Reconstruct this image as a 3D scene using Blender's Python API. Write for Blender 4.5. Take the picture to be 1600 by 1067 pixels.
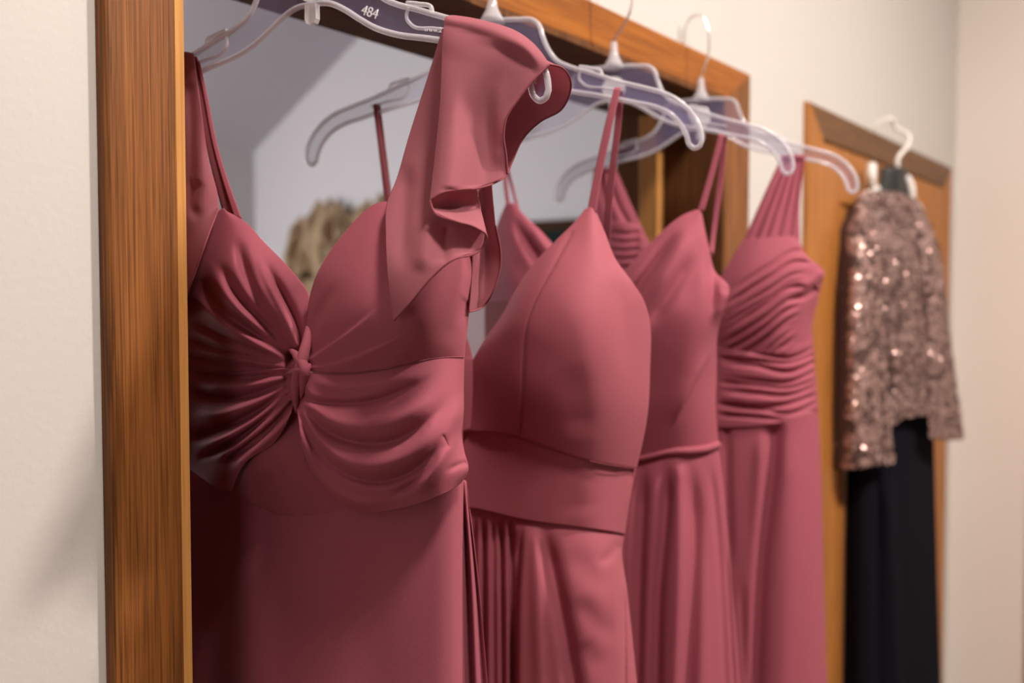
import bpy, bmesh, math, random
import numpy as np
from mathutils import Matrix, Vector

for o in list(bpy.data.objects):
    bpy.data.objects.remove(o, do_unlink=True)
scene = bpy.context.scene
COL = scene.collection
rnd = random.Random(7)
nrs = np.random.RandomState(11)

# ------------------------------------------------------------------ camera
LENS, SENSOR, W, H = 35.0, 36.0, 1600.0, 1067.0
FPX = LENS / SENSOR * W
CX, CY = W / 2, H / 2
PITCH = math.atan((CY - 468.0) / FPX)
PSI = math.atan((1925.0 - CX) * math.cos(PITCH) / FPX)
CAM = np.array([0.0, -0.6693, 1.66])
FWD = np.array([math.cos(PSI) * math.cos(PITCH), math.sin(PSI) * math.cos(PITCH), -math.sin(PITCH)])
RGT = np.array([math.sin(PSI), -math.cos(PSI), 0.0])
UPV = np.cross(RGT, FWD)
cam_d = bpy.data.cameras.new('camera')
cam_d.lens, cam_d.sensor_width, cam_d.sensor_fit = LENS, SENSOR, 'HORIZONTAL'
cam_d.clip_start = 0.02
cam_d.dof.use_dof = True
cam_d.dof.focus_distance = 0.775
cam_d.dof.aperture_fstop = 3.8
cam = bpy.data.objects.new('camera', cam_d)
COL.objects.link(cam)
cam.matrix_world = Matrix(((RGT[0], UPV[0], -FWD[0], CAM[0]), (RGT[1], UPV[1], -FWD[1], CAM[1]),
                           (RGT[2], UPV[2], -FWD[2], CAM[2]), (0, 0, 0, 1)))
scene.camera = cam

# ------------------------------------------------------------------ world, light, exposure
world = bpy.data.worlds.new('world')
scene.world = world
world.use_nodes = True
world.node_tree.nodes['Background'].inputs[0].default_value = (0.62, 0.66, 0.85, 1)
world.node_tree.nodes['Background'].inputs[1].default_value = 0.03
vs = scene.view_settings
vs.view_transform, vs.look, vs.gamma, vs.exposure, vs.use_curve_mapping = 'Standard', 'None', 1.0, 0.10, False


def area_light(name, loc, target, size, power, color, size_y=None):
    d = bpy.data.lights.new(name, 'AREA')
    d.energy, d.color, d.size = power, color, size
    if size_y:
        d.shape, d.size_y = 'RECTANGLE', size_y
    o = bpy.data.objects.new(name, d)
    COL.objects.link(o)
    o.location = loc
    o.rotation_euler = (Vector(target) - Vector(loc)).to_track_quat('-Z', 'Y').to_euler()
    return o


# daylight coming in through the bedroom's own window, on the side we do not see
area_light('bedroom_window_daylight', (0.95, 2.80, 1.75), (3.0, 1.1, 1.6), 0.9, 46, (1.0, 0.95, 0.97), 1.1)
# added soft fill from behind the camera; no such source is seen
area_light('hall_end_fill', (-4.2, -1.5, 1.75), (0.6, -0.1, 1.5), 1.5, 22, (1.0, 0.90, 0.90), 1.6)


# ------------------------------------------------------------------ materials
def new_mat(name):
    m = bpy.data.materials.new(name)
    m.use_nodes = True
    nt = m.node_tree
    return m, nt, nt.nodes['Principled BSDF']


def node(nt, typ, **kw):
    n = nt.nodes.new(typ)
    for k, v in kw.items():
        setattr(n, k, v)
    return n


def plain(name, col, rough=0.5, metal=0.0, alpha=1.0, spec=0.5):
    m, nt, b = new_mat(name)
    b.inputs['Base Color'].default_value = (*col, 1)
    b.inputs['Roughness'].default_value = rough
    b.inputs['Metallic'].default_value = metal
    b.inputs['Alpha'].default_value = alpha
    b.inputs['Specular IOR Level'].default_value = spec
    return m


def paint(name, col, bump=0.12):
    m, nt, b = new_mat(name)
    tc = node(nt, 'ShaderNodeTexCoord')
    n1 = node(nt, 'ShaderNodeTexNoise')
    n1.inputs['Scale'].default_value = 140
    n1.inputs['Detail'].default_value = 3
    nt.links.new(tc.outputs['Object'], n1.inputs['Vector'])
    bp = node(nt, 'ShaderNodeBump')
    bp.inputs['Strength'].default_value = bump
    bp.inputs['Distance'].default_value = 0.002
    nt.links.new(n1.outputs['Fac'], bp.inputs['Height'])
    nt.links.new(bp.outputs['Normal'], b.inputs['Normal'])
    n2 = node(nt, 'ShaderNodeTexNoise')
    n2.inputs['Scale'].default_value = 2.5
    nt.links.new(tc.outputs['Object'], n2.inputs['Vector'])
    r = node(nt, 'ShaderNodeValToRGB')
    r.color_ramp.elements[0].color = (*[c * 0.96 for c in col], 1)
    r.color_ramp.elements[1].color = (*col, 1)
    nt.links.new(n2.outputs['Fac'], r.inputs['Fac'])
    nt.links.new(r.outputs['Color'], b.inputs['Base Color'])
    b.inputs['Roughness'].default_value = 0.6
    return m


def wood(name, axis, light, dark, rough=0.5, fine=1.0):
    """Stained oak: long pores and streaks running along one axis."""
    m, nt, b = new_mat(name)
    tc = node(nt, 'ShaderNodeTexCoord')

    def streak(across, along, detail, rgh=0.6):
        mp = node(nt, 'ShaderNodeMapping')
        sc = [across] * 3
        sc[axis] = along
        mp.inputs['Scale'].default_value = sc
        nt.links.new(tc.outputs['Object'], mp.inputs['Vector'])
        n = node(nt, 'ShaderNodeTexNoise')
        n.inputs['Scale'].default_value = 1
        n.inputs['Detail'].default_value = detail
        n.inputs['Roughness'].default_value = rgh
        n.inputs['Distortion'].default_value = 0.35
        nt.links.new(mp.outputs['Vector'], n.inputs['Vector'])
        return n
    s1 = streak(620 * fine, 9, 3)
    s2 = streak(38, 2.0, 3)
    s3 = streak(1000 * fine, 55, 2)
    mx = node(nt, 'ShaderNodeMath', operation='MULTIPLY_ADD')
    mx.inputs[1].default_value = 0.62
    nt.links.new(s1.outputs['Fac'], mx.inputs[0])
    m2 = node(nt, 'ShaderNodeMath', operation='MULTIPLY')
    m2.inputs[1].default_value = 0.38
    nt.links.new(s2.outputs['Fac'], m2.inputs[0])
    nt.links.new(m2.outputs[0], mx.inputs[2])
    r = node(nt, 'ShaderNodeValToRGB')
    e = r.color_ramp.elements
    e[0].position, e[0].color = 0.36, (*dark, 1)
    e[1].position, e[1].color = 0.63, (*light, 1)
    mid = r.color_ramp.elements.new(0.5)
    mid.color = (*[0.45 * a + 0.55 * c for a, c in zip(dark, light)], 1)
    nt.links.new(mx.outputs[0], r.inputs['Fac'])
    nt.links.new(r.outputs['Color'], b.inputs['Base Color'])
    bp = node(nt, 'ShaderNodeBump')
    bp.inputs['Strength'].default_value = 0.25
    bp.inputs['Distance'].default_value = 0.0006
    ad = node(nt, 'ShaderNodeMath', operation='ADD')
    nt.links.new(s1.outputs['Fac'], ad.inputs[0])
    nt.links.new(s3.outputs['Fac'], ad.inputs[1])
    nt.links.new(ad.outputs[0], bp.inputs['Height'])
    nt.links.new(bp.outputs['Normal'], b.inputs['Normal'])
    b.inputs['Roughness'].default_value = rough
    b.inputs['Specular IOR Level'].default_value = 0.22
    return m


def fabric(name, col, sheen=0.04, rough=0.72, weave=0.3):
    m, nt, b = new_mat(name)
    tc = node(nt, 'ShaderNodeTexCoord')
    n1 = node(nt, 'ShaderNodeTexNoise')
    n1.inputs['Scale'].default_value = 1400
    n1.inputs['Detail'].default_value = 2
    nt.links.new(tc.outputs['Object'], n1.inputs['Vector'])
    bp = node(nt, 'ShaderNodeBump')
    bp.inputs['Strength'].default_value = weave
    bp.inputs['Distance'].default_value = 0.0006
    nt.links.new(n1.outputs['Fac'], bp.inputs['Height'])
    nt.links.new(bp.outputs['Normal'], b.inputs['Normal'])
    b.inputs['Base Color'].default_value = (*col, 1)
    b.inputs['Roughness'].default_value = rough
    b.inputs['Specular IOR Level'].default_value = 0.12
    b.inputs['Sheen Weight'].default_value = sheen
    b.inputs['Sheen Roughness'].default_value = 0.45
    b.inputs['Sheen Tint'].default_value = (1.0, 0.62, 0.62, 1)
    return m


def sheer(name, col, transp, transl):
    """Thin chiffon: part of the light passes, part is scattered through."""
    m, nt, b = new_mat(name)
    out = nt.nodes['Material Output']
    nt.nodes.remove(b)
    tc = node(nt, 'ShaderNodeTexCoord')
    n1 = node(nt, 'ShaderNodeTexNoise')
    n1.inputs['Scale'].default_value = 1300
    nt.links.new(tc.outputs['Object'], n1.inputs['Vector'])
    bp = node(nt, 'ShaderNodeBump')
    bp.inputs['Strength'].default_value = 0.3
    bp.inputs['Distance'].default_value = 0.0006
    nt.links.new(n1.outputs['Fac'], bp.inputs['Height'])
    df = node(nt, 'ShaderNodeBsdfDiffuse')
    tl = node(nt, 'ShaderNodeBsdfTranslucent')
    tp = node(nt, 'ShaderNodeBsdfTransparent')
    for n in (df, tl):
        n.inputs['Color'].default_value = (*col, 1)
        nt.links.new(bp.outputs['Normal'], n.inputs['Normal'])
    tp.inputs['Color'].default_value = (*[0.35 + 0.65 * c for c in col], 1)
    a = node(nt, 'ShaderNodeMixShader')
    a.inputs[0].default_value = transl
    nt.links.new(df.outputs[0], a.inputs[1])
    nt.links.new(tl.outputs[0], a.inputs[2])
    c = node(nt, 'ShaderNodeMixShader')
    c.inputs[0].default_value = transp
    nt.links.new(a.outputs[0], c.inputs[1])
    nt.links.new(tp.outputs[0], c.inputs[2])
    nt.links.new(c.outputs[0], out.inputs['Surface'])
    return m


ROSE = (0.325, 0.082, 0.113)
M = {
    'wall': paint('cream_wall_paint', (0.60, 0.57, 0.54)),
    'wall_end': paint('pinkish_end_wall_lightened', (0.84, 0.765, 0.70)),  # pinkish paint, lightened to make up for weak light on this wall
    'bed_wall': paint('bedroom_wall_paint', (0.66, 0.645, 0.65)),
    'bed_ceiling': paint('bedroom_ceiling_paint', (0.55, 0.53, 0.57), 0.3),
    'ceiling': paint('white_ceiling_paint', (0.82, 0.79, 0.74)),
    'floor': wood('floor_oak', 0, (0.15, 0.075, 0.032), (0.07, 0.033, 0.014)),
    'wood_v': wood('oak_upright_grain', 2, (0.31, 0.112, 0.027), (0.060, 0.019, 0.0045)),
    'wood_h': wood('oak_level_grain', 0, (0.37, 0.118, 0.015), (0.18, 0.052, 0.007), fine=0.5),
    'wood_jamb_shaded': wood('oak_shaded_jamb', 2, (0.17, 0.064, 0.017), (0.06, 0.022, 0.007), rough=0.75),  # same oak darkened: shade inside the opening put into the colour
    'wood_lit_edge': wood('oak_lit_edge', 2, (0.62, 0.30, 0.085), (0.42, 0.185, 0.05)),  # same oak brightened: lamplight on the edges put into the colour
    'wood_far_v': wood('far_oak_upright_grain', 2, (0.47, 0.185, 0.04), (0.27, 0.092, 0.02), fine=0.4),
    'wood_far_h': wood('far_oak_level_grain', 0, (0.17, 0.076, 0.026), (0.10, 0.042, 0.015), fine=0.4),  # darker tone for the far door's head casing
    'wood_dark': wood('dark_stained_wood', 1, (0.07, 0.032, 0.014), (0.03, 0.013, 0.007), rough=0.9),
    'rose': fabric('dusty_rose_crepe', ROSE),
    'rose_lining': fabric('rose_lining', (0.30, 0.075, 0.09)),
    'rose_satin': fabric('dusty_rose_stretch_crepe', (0.345, 0.090, 0.118), 0.05, 0.62, 0.06),
    'rose_soft': fabric('dusty_rose_chiffon_pleats', (0.325, 0.080, 0.111), 0.04, 0.7, 0.05),
    'chiffon': sheer('rose_chiffon', (0.47, 0.165, 0.200), 0.17, 0.32),
    'hem': fabric('rose_rolled_hem', (0.24, 0.06, 0.075)),
    'tulle': sheer('rose_tulle', (0.45, 0.28, 0.28), 0.78, 0.4),
    'web': plain('clear_plastic_web', (0.36, 0.32, 0.54), 0.08, 0, 0.18, 0.9),  # lavender base stands in for daylight reflected off the clear plastic
    'rim': plain('clear_plastic_rim', (0.86, 0.83, 0.89), 0.08, 0, 0.42, 1.0),
    'boss': plain('frosted_plastic', (0.92, 0.90, 0.93), 0.25, 0, 0.85, 0.6),
    'print': plain('white_raised_lettering', (0.92, 0.90, 0.94), 0.4),
    'wire': plain('plated_hook_wire', (0.86, 0.84, 0.82), 0.18, 0.85),
    'white_plastic': plain('white_plastic', (0.86, 0.82, 0.78), 0.35),
    'black_foam': plain('black_plastic', (0.012, 0.012, 0.013), 0.5),
    'lace': fabric('mauve_lace_ground', (0.085, 0.050, 0.045), 0.1),
    'sequin': plain('blush_sequin', (0.56, 0.36, 0.325), 0.28, 0.6),
    'sequin_dull': plain('mauve_sequin_backs', (0.25, 0.150, 0.132), 0.5, 0.15),
    'navy': plain('navy_black_crepe', (0.0060, 0.0060, 0.0095), 0.95, 0, 1.0, 0.06),
    'curtain': fabric('tan_swag_curtain', (0.42, 0.31, 0.19), 0.2),
    'sheer_curtain': sheer('white_sheer_curtain', (0.82, 0.80, 0.80), 0.1, 0.5),
    'green': plain('dark_green_picture', (0.018, 0.032, 0.026), 0.9, 0, 1, 0.05),
    'brass': plain('brass', (0.6, 0.42, 0.16), 0.3, 1.0),
    'lampglass': None,
}
_m, _nt, _b = new_mat('lit_frosted_glass')
_b.inputs['Base Color'].default_value = (0.9, 0.86, 0.78, 1)
_b.inputs['Emission Color'].default_value = (1.0, 0.80, 0.60, 1)
_b.inputs['Emission Strength'].default_value = 2.0
M['lampglass'] = _m


# ------------------------------------------------------------------ object helpers
def link(o, parent=None):
    COL.objects.link(o)
    if parent is not None:
        o.parent = parent
    return o


def tag(o, label=None, cat=None, group=None, kind=None):
    for k, v in (('label', label), ('category', cat), ('group', group), ('kind', kind)):
        if v:
            o[k] = v
    return o


def empty(name, loc):
    o = bpy.data.objects.new(name, None)
    o.location = loc
    o.empty_display_size = 0.05
    return link(o)


def mesh_obj(name, verts, faces, mat, parent=None, smooth=True):
    """World-space vertices; re-based on the parent's location."""
    v = np.asarray(verts, dtype=float)
    if parent is not None:
        base = np.array(parent.location)
        p = parent
        while p.parent is not None:
            p = p.parent
            base = base + np.array(p.location)
        v = v - base
    me = bpy.data.meshes.new(name)
    me.from_pydata([tuple(p) for p in v], [], [tuple(int(i) for i in f) for f in faces])
    me.materials.append(mat)
    if smooth:
        me.polygons.foreach_set('use_smooth', [True] * len(me.polygons))
    me.update()
    return link(bpy.data.objects.new(name, me), parent)


def box(name, lo, hi, mat, parent=None, bevel=0.0, kind=None):
    lo, hi = np.array(lo, float), np.array(hi, float)
    c = (lo + hi) / 2
    bm = bmesh.new()
    bmesh.ops.create_cube(bm, size=1)
    for v in bm.verts:
        v.co = Vector((v.co.x * (hi[0] - lo[0]), v.co.y * (hi[1] - lo[1]), v.co.z * (hi[2] - lo[2])))
    if bevel:
        bmesh.ops.bevel(bm, geom=bm.edges[:], offset=bevel, segments=3, affect='EDGES', profile=0.6)
    me = bpy.data.meshes.new(name)
    bm.to_mesh(me)
    bm.free()
    me.materials.append(mat)
    o = bpy.data.objects.new(name, me)
    base = np.zeros(3)
    if parent is not None:
        base = np.array(parent.location)
    o.location = c - base
    link(o, parent)
    if kind:
        o['kind'] = kind
    return o


def multi_box(name, boxes, mat):
    """Axis-aligned boxes as one mesh (a wall pierced by an opening)."""
    V, Fc = [], []
    for lo, hi in boxes:
        b = len(V)
        for x in (lo[0], hi[0]):
            for y in (lo[1], hi[1]):
                for z in (lo[2], hi[2]):
                    V.append((x, y, z))
        for f in ((0, 1, 3, 2), (4, 6, 7, 5), (0, 4, 5, 1), (2, 3, 7, 6), (0, 2, 6, 4), (1, 5, 7, 3)):
            Fc.append([b + i for i in f])
    o = mesh_obj(name, V, Fc, mat, smooth=False)
    o['kind'] = 'structure'
    return o


def tube(name, pts, r, mat, parent=None, seg=8, closed=False, smooth_n=0):
    pts = np.asarray(pts, float)
    if smooth_n:
        pts = resample(pts, smooth_n)
    n = len(pts)
    rr = np.full(n, r) if np.isscalar(r) else np.interp(np.linspace(0, 1, n), np.linspace(0, 1, len(r)), r)
    tan = np.gradient(pts, axis=0)
    if closed:
        tan = np.roll(pts, -1, 0) - np.roll(pts, 1, 0)
    tan /= np.linalg.norm(tan, axis=1, keepdims=True) + 1e-12
    ref = np.array([0.3, 0.2, 0.93])
    V, Fc = [], []
    prev = None
    for i in range(n):
        a = np.cross(tan[i], ref if prev is None else np.cross(prev, tan[i]))
        if prev is None:
            if np.linalg.norm(a) < 1e-4:
                a = np.cross(tan[i], [1, 0, 0])
        else:
            a = prev - tan[i] * (prev @ tan[i])
        a /= np.linalg.norm(a) + 1e-12
        prev = a
        b = np.cross(tan[i], a)
        for k in range(seg):
            t = 2 * math.pi * k / seg
            V.append(pts[i] + rr[i] * (a * math.cos(t) + b * math.sin(t)))
    m = n if closed else n - 1
    for i in range(m):
        for k in range(seg):
            j = (i + 1) % n
            Fc.append((i * seg + k, i * seg + (k + 1) % seg, j * seg + (k + 1) % seg, j * seg + k))
    if not closed:
        Fc.append(list(range(seg))[::-1])
        Fc.append([(n - 1) * seg + k for k in range(seg)])
    return mesh_obj(name, V, Fc, mat, parent)


# ------------------------------------------------------------------ curves and lofted cloth
def pchip(x, y, xi):
    x = np.asarray(x, float)
    y = np.asarray(y, float)
    if y.ndim == 1:
        y = y[:, None]
    n = len(x)
    h = np.diff(x)[:, None]
    dl = np.diff(y, axis=0) / h
    d = np.zeros_like(y)
    if n == 2:
        d[:] = dl[0]
    else:
        w1 = 2 * h[1:] + h[:-1]
        w2 = h[1:] + 2 * h[:-1]
        s = dl[:-1] * dl[1:] > 0
        with np.errstate(all='ignore'):
            hm = (w1 + w2) / (w1 / dl[:-1] + w2 / dl[1:])
        d[1:-1] = np.where(s, np.nan_to_num(hm), 0)
        d[0], d[-1] = dl[0], dl[-1]
    xi = np.asarray(xi, float)
    k = np.clip(np.searchsorted(x, xi, side='right') - 1, 0, n - 2)
    hh = h[k]
    t = ((xi - x[k]) / h[k][:, 0])[:, None]
    return ((2 * t**3 - 3 * t**2 + 1) * y[k] + (t**3 - 2 * t**2 + t) * hh * d[k]
            + (-2 * t**3 + 3 * t**2) * y[k + 1] + (t**3 - t**2) * hh * d[k + 1])


def catmull(x, y, xi):
    """Smooth (C1, non-monotone) interpolation."""
    x = np.asarray(x, float)
    y = np.asarray(y, float)
    n = len(x)
    if n == 2:
        return pchip(x, y, xi)
    h = np.diff(x)[:, None]
    dl = np.diff(y, axis=0) / h
    d = np.zeros_like(y)
    d[1:-1] = (dl[:-1] * h[1:] + dl[1:] * h[:-1]) / (h[1:] + h[:-1])
    d[0] = 1.5 * dl[0] - 0.5 * d[1]
    d[-1] = 1.5 * dl[-1] - 0.5 * d[-2]
    xi = np.asarray(xi, float)
    k = np.clip(np.searchsorted(x, xi, side='right') - 1, 0, n - 2)
    t = ((xi - x[k]) / h[k][:, 0])[:, None]
    hh = h[k]
    return ((2 * t**3 - 3 * t**2 + 1) * y[k] + (t**3 - 2 * t**2 + t) * hh * d[k]
            + (-2 * t**3 + 3 * t**2) * y[k + 1] + (t**3 - t**2) * hh * d[k + 1])


def resample(pts, n, warp=None, dims=None, fn=catmull):
    pts = np.asarray(pts, float)
    q = pts[:, :dims] if dims else pts
    s = np.concatenate([[0], np.cumsum(np.linalg.norm(np.diff(q, axis=0), axis=1) + 1e-9)])
    s /= s[-1]
    t = np.linspace(0, 1, n)
    if warp:
        t = np.where(t < 0.85, t / 0.85 * warp, warp + (t - 0.85) / 0.15 * (1 - warp))
    return fn(s, pts, t)


class Hang:
    """The upright plane a garment hangs in: origin at the hanger socket, u along the hanger, n its front."""
    def __init__(self, P, az):
        a = math.radians(az)
        fh = np.array([math.cos(PSI), math.sin(PSI), 0])
        self.P = np.array(P, float)
        self.u = RGT * math.cos(a) - fh * math.sin(a)
        self.n = np.cross(self.u, [0, 0, 1.0])
        if self.n @ fh > 0:
            self.n = -self.n

    def at(self, q):
        """(px, py, offset in front of the plane) -> world points."""
        q = np.atleast_2d(np.asarray(q, float))
        v = FWD[None] * FPX + RGT[None] * (q[:, 0:1] - CX) - UPV[None] * (q[:, 1:2] - CY)
        o = q[:, 2] if q.shape[1] > 2 else np.zeros(len(q))
        t = ((self.P - CAM) @ self.n + o) / (v @ self.n)
        return CAM + t[:, None] * v

    def uw(self, u, w, o=0.0):
        return self.P + self.u * u + np.array([0, 0, 1.0]) * w + self.n * o


def stroke_height(xy, strokes):
    """Relief of folds: each stroke is a polyline (px) with width (px), height (m) and a profile."""
    h = np.zeros(len(xy))
    for st in strokes:
        raw = np.array(st[0], float)
        w, a = st[1], st[2]
        kind = st[3] if len(st) > 3 else 'v'
        t0, t1 = st[4] if len(st) > 4 else (0.12, 0.3)
        ns = 22
        if raw[-1, 1] >= 1080:       # skirt folds run on down to the hem
            old = np.linalg.norm(np.diff(raw, axis=0), axis=1).sum()
            sl = (raw[-1, 0] - raw[-2, 0]) / (raw[-1, 1] - raw[-2, 1])
            raw = np.vstack([raw, [raw[-1, 0] + 0.6 * sl * 500, 1600], [raw[-1, 0] + 0.6 * sl * 1200, 2500]])
            t0 *= old / np.linalg.norm(np.diff(raw, axis=0), axis=1).sum()
            t1, ns = 0.3, 60
        pts = resample(raw, ns)
        lo, hi = pts.min(0) - 5 * w, pts.max(0) + 5 * w
        idx = np.nonzero((xy[:, 0] > lo[0]) & (xy[:, 0] < hi[0]) & (xy[:, 1] > lo[1]) & (xy[:, 1] < hi[1]))[0]
        if len(idx) == 0:
            continue
        p = xy[idx]
        A, B = pts[:-1], pts[1:]
        D = B - A
        L2 = (D**2).sum(1) + 1e-9
        rel = p[:, None, :] - A[None]
        t = np.clip((rel * D[None]).sum(2) / L2[None], 0, 1)
        dv = rel - t[..., None] * D[None]
        dd = (dv**2).sum(2)
        k = dd.argmin(1)
        ar = np.arange(len(p))
        d = np.sqrt(dd[ar, k])
        T = (k + t[ar, k]) / len(A)
        cr = D[k, 0] * rel[ar, k, 1] - D[k, 1] * rel[ar, k, 0]
        sd = np.sign(cr) * d
        e0, e1 = np.clip(T / max(t0, 1e-6), 0, 1), np.clip((1 - T) / max(t1, 1e-6), 0, 1)
        amp = a * e0 * e0 * (3 - 2 * e0) * e1 * e1 * (3 - 2 * e1)
        if kind == 'v':      # soft round valley (negative a = ridge)
            g = -np.exp(-(d / w)**2)
        elif kind == 'c':    # tight crease
            g = -np.exp(-d / w)
        elif kind == 'r':    # rounded roll beside a crease on the side the stroke turns to
            x = sd / w
            g = np.where(x > 0, np.exp(-((x - 0.9) / 0.75)**2), -0.6 * np.exp(-(x / 0.5)**2))
            g = np.where(x > 0, g - 0.85 * np.exp(-(x / 0.35)**2), g)
        elif kind == 's':    # overlap: cloth rises sharply on one side and eases off
            x = sd / w
            g = np.where(x > 0, np.exp(-x) * np.tanh(x * 6), -0.25 * np.exp(x * 1.5) * np.tanh(-x * 4))
        h[idx] += amp * g
    return h


def sheet(name, hang, curves, nu, nv, mat, parent=None, strokes=(), warp=None, thick=0.0008, xpos=None, pl=None):
    """Cloth lofted through curves of (px, py, offset); nu rows down, nv columns across; folds as relief."""
    R = np.array([resample(np.array(c, float), nu, warp, 2) for c in curves])
    K = len(curves)
    xs = np.linspace(0, 1, K) if xpos is None else np.array(xpos, float)
    G = catmull(xs, R.reshape(K, -1), np.linspace(0, 1, nv)).reshape(nv, nu, 3)
    flat = G.reshape(-1, 3).copy()
    if strokes:
        flat[:, 2] += stroke_height(flat[:, :2], strokes)
    if pl is not None:
        uu = np.repeat(np.linspace(0, 1, nv), nu)
        vv = np.tile(np.linspace(0, 1, nu), nv)
        flat[:, 2] += pl(uu, vv)
    V = hang.at(flat)
    i, j = np.meshgrid(np.arange(nv - 1), np.arange(nu - 1), indexing='ij')
    a = (i * nu + j).ravel()
    Fc = np.stack([a, a + 1, a + nu + 1, a + nu], 1)
    o = mesh_obj(name, V, Fc, mat, parent)
    if thick:
        md = o.modifiers.new('cloth thickness', 'SOLIDIFY')
        md.thickness = thick
        md.offset = 0
    return o


def cord(name, hang, pts, r, mat, parent, n=60, seg=6):
    return tube(name, hang.at(resample(np.array(pts, float), n, None, 2)), r, mat, parent, seg)


# ================================================================== THE SETTING
OPX0, OPX1, OPZ, DEP = 0.481, 1.485, 1.9725, 0.185     # the cased opening
CW, CWR, CT, HC = 0.0615, 0.0985, 0.011, 0.055                    # casing width, thickness, head casing height
XR, CEIL = 3.160, 3.2
D0, D1, DZ = 1.873, 3.058, 2.036                      # outside of the far door's casing

multi_box('wall_main', [((-5.7, 0, 0), (OPX0 - 0.012, DEP, CEIL)), ((OPX1 + 0.012, 0, 0), (XR + 0.2, DEP, CEIL)),
                        ((OPX0 - 0.012, 0, OPZ + 0.012), (OPX1 + 0.012, DEP, CEIL))], M['wall'])
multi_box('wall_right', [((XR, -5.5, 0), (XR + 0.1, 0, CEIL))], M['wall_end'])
multi_box('wall_opposite', [((-5.7, -5.6, 0), (XR + 0.1, -5.5, CEIL))], M['wall'])
multi_box('wall_rear', [((-5.8, -5.6, 0), (-5.7, DEP, CEIL))], M['wall'])
multi_box('floor', [((-5.8, -5.6, -0.1), (XR + 0.2, 3.3, 0))], M['floor'])
multi_box('ceiling', [((-5.8, -5.6, CEIL), (XR + 0.2, DEP, CEIL + 0.1))], M['ceiling'])

# bedroom seen through the opening
BX, BY = 3.0, 2.94
KN = 2.33
multi_box('wall_bedroom_far', [((-1.3, BY, 0), (BX + 0.1, BY + 0.1, 4.6))], M['bed_wall'])
multi_box('wall_bedroom_side', [((BX, DEP + 0.002, 0), (BX + 0.1, BY, 4.6))], M['bed_wall'])
multi_box('wall_bedroom_left', [((-1.3, DEP, 0), (-1.2, BY, 4.6))], M['bed_wall'])
_s = 0.62
_zn = KN + _s * (BY - DEP)
o = mesh_obj('ceiling_bedroom', [(-1.3, BY, KN), (BX, BY, KN), (BX, DEP, _zn), (-1.3, DEP, _zn),
                                 (-1.3, BY, KN + .08), (BX, BY, KN + .08), (BX, DEP, _zn + .08), (-1.3, DEP, _zn + .08)],
             [(0, 3, 2, 1), (4, 5, 6, 7), (0, 1, 5, 4), (1, 2, 6, 5), (2, 3, 7, 6), (3, 0, 4, 7)], M['bed_ceiling'], smooth=False)
o['kind'] = 'structure'
multi_box('wall_bedroom_near', [((-1.3, DEP - 0.02, CEIL), (BX + 0.1, DEP, 4.6))], M['bed_wall'])


def mitred(name, pts2, y0, y1, mat, parent, r=0.004):
    """Casing board: outline in the wall plane given thickness, front edges eased."""
    bm = bmesh.new()
    vs_ = [bm.verts.new((p[0], y1, p[1])) for p in pts2]
    f = bm.faces.new(vs_)
    ex = bmesh.ops.extrude_face_region(bm, geom=[f])
    fv = [e for e in ex['geom'] if isinstance(e, bmesh.types.BMVert)]
    for v in fv:
        v.co.y = y0
    bmesh.ops.recalc_face_normals(bm, faces=bm.faces[:])
    ed = [e for e in bm.edges if all(abs(v.co.y - y0) < 1e-6 for v in e.verts)
          and ((e.verts[0].co - e.verts[1].co).length > 0.3)]
    bmesh.ops.bevel(bm, geom=ed, offset=r, segments=3, affect='EDGES', profile=0.5)
    me = bpy.data.meshes.new(name)
    bm.to_mesh(me)
    bm.free()
    me.materials.append(mat)
    b = np.array(parent.location)
    me.transform(Matrix.Translation(Vector(-b)))
    return link(bpy.data.objects.new(name, me), parent)


t1 = empty('trim_1', (OPX0, 0, 0))
t1['kind'] = 'structure'
RV = 0.0065                                            # jamb edge left showing inside the casing
a0, a1, az_ = OPX0 - RV, OPX1 + RV, OPZ + RV
mitred('side_casing', [(a0 - CW, 0), (a0, 0), (a0, az_), (a0 - CW, az_ + HC)], -CT, 0, M['wood_v'], t1)
mitred('side_casing', [(a1, 0), (a1 + CWR, 0), (a1 + CWR, az_ + HC), (a1, az_)], -CT, 0, M['wood_v'], t1)
mitred('head_casing', [(a0 - CW, az_ + HC), (a0, az_), (a1, az_), (a1 + CWR, az_ + HC)], -CT, 0, M['wood_h'], t1)
box('jamb_board', (OPX0 - .012, -CT + .0006, 0), (OPX0, DEP, OPZ), M['wood_lit_edge'], t1, .001)
box('jamb_board', (OPX1, -CT + .0006, 0), (OPX1 + .012, DEP, OPZ), M['wood_jamb_shaded'], t1, .001)
box('head_jamb', (OPX0 - .012, -CT + .0006, OPZ), (OPX1 + .012, DEP, OPZ + .012), M['wood_jamb_shaded'], t1, .001)
box('door_stop', (OPX1 - .025, .094, 0), (OPX1, .128, OPZ), M['wood_lit_edge'], t1, .002)
box('door_stop', (OPX0, .094, 0), (OPX0 + .012, .128, OPZ), M['wood_jamb_shaded'], t1, .002)
box('head_stop', (OPX0 + .012, .094, OPZ - .012), (OPX1 - .025, .128, OPZ), M['wood_jamb_shaded'], t1, .002)

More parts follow.
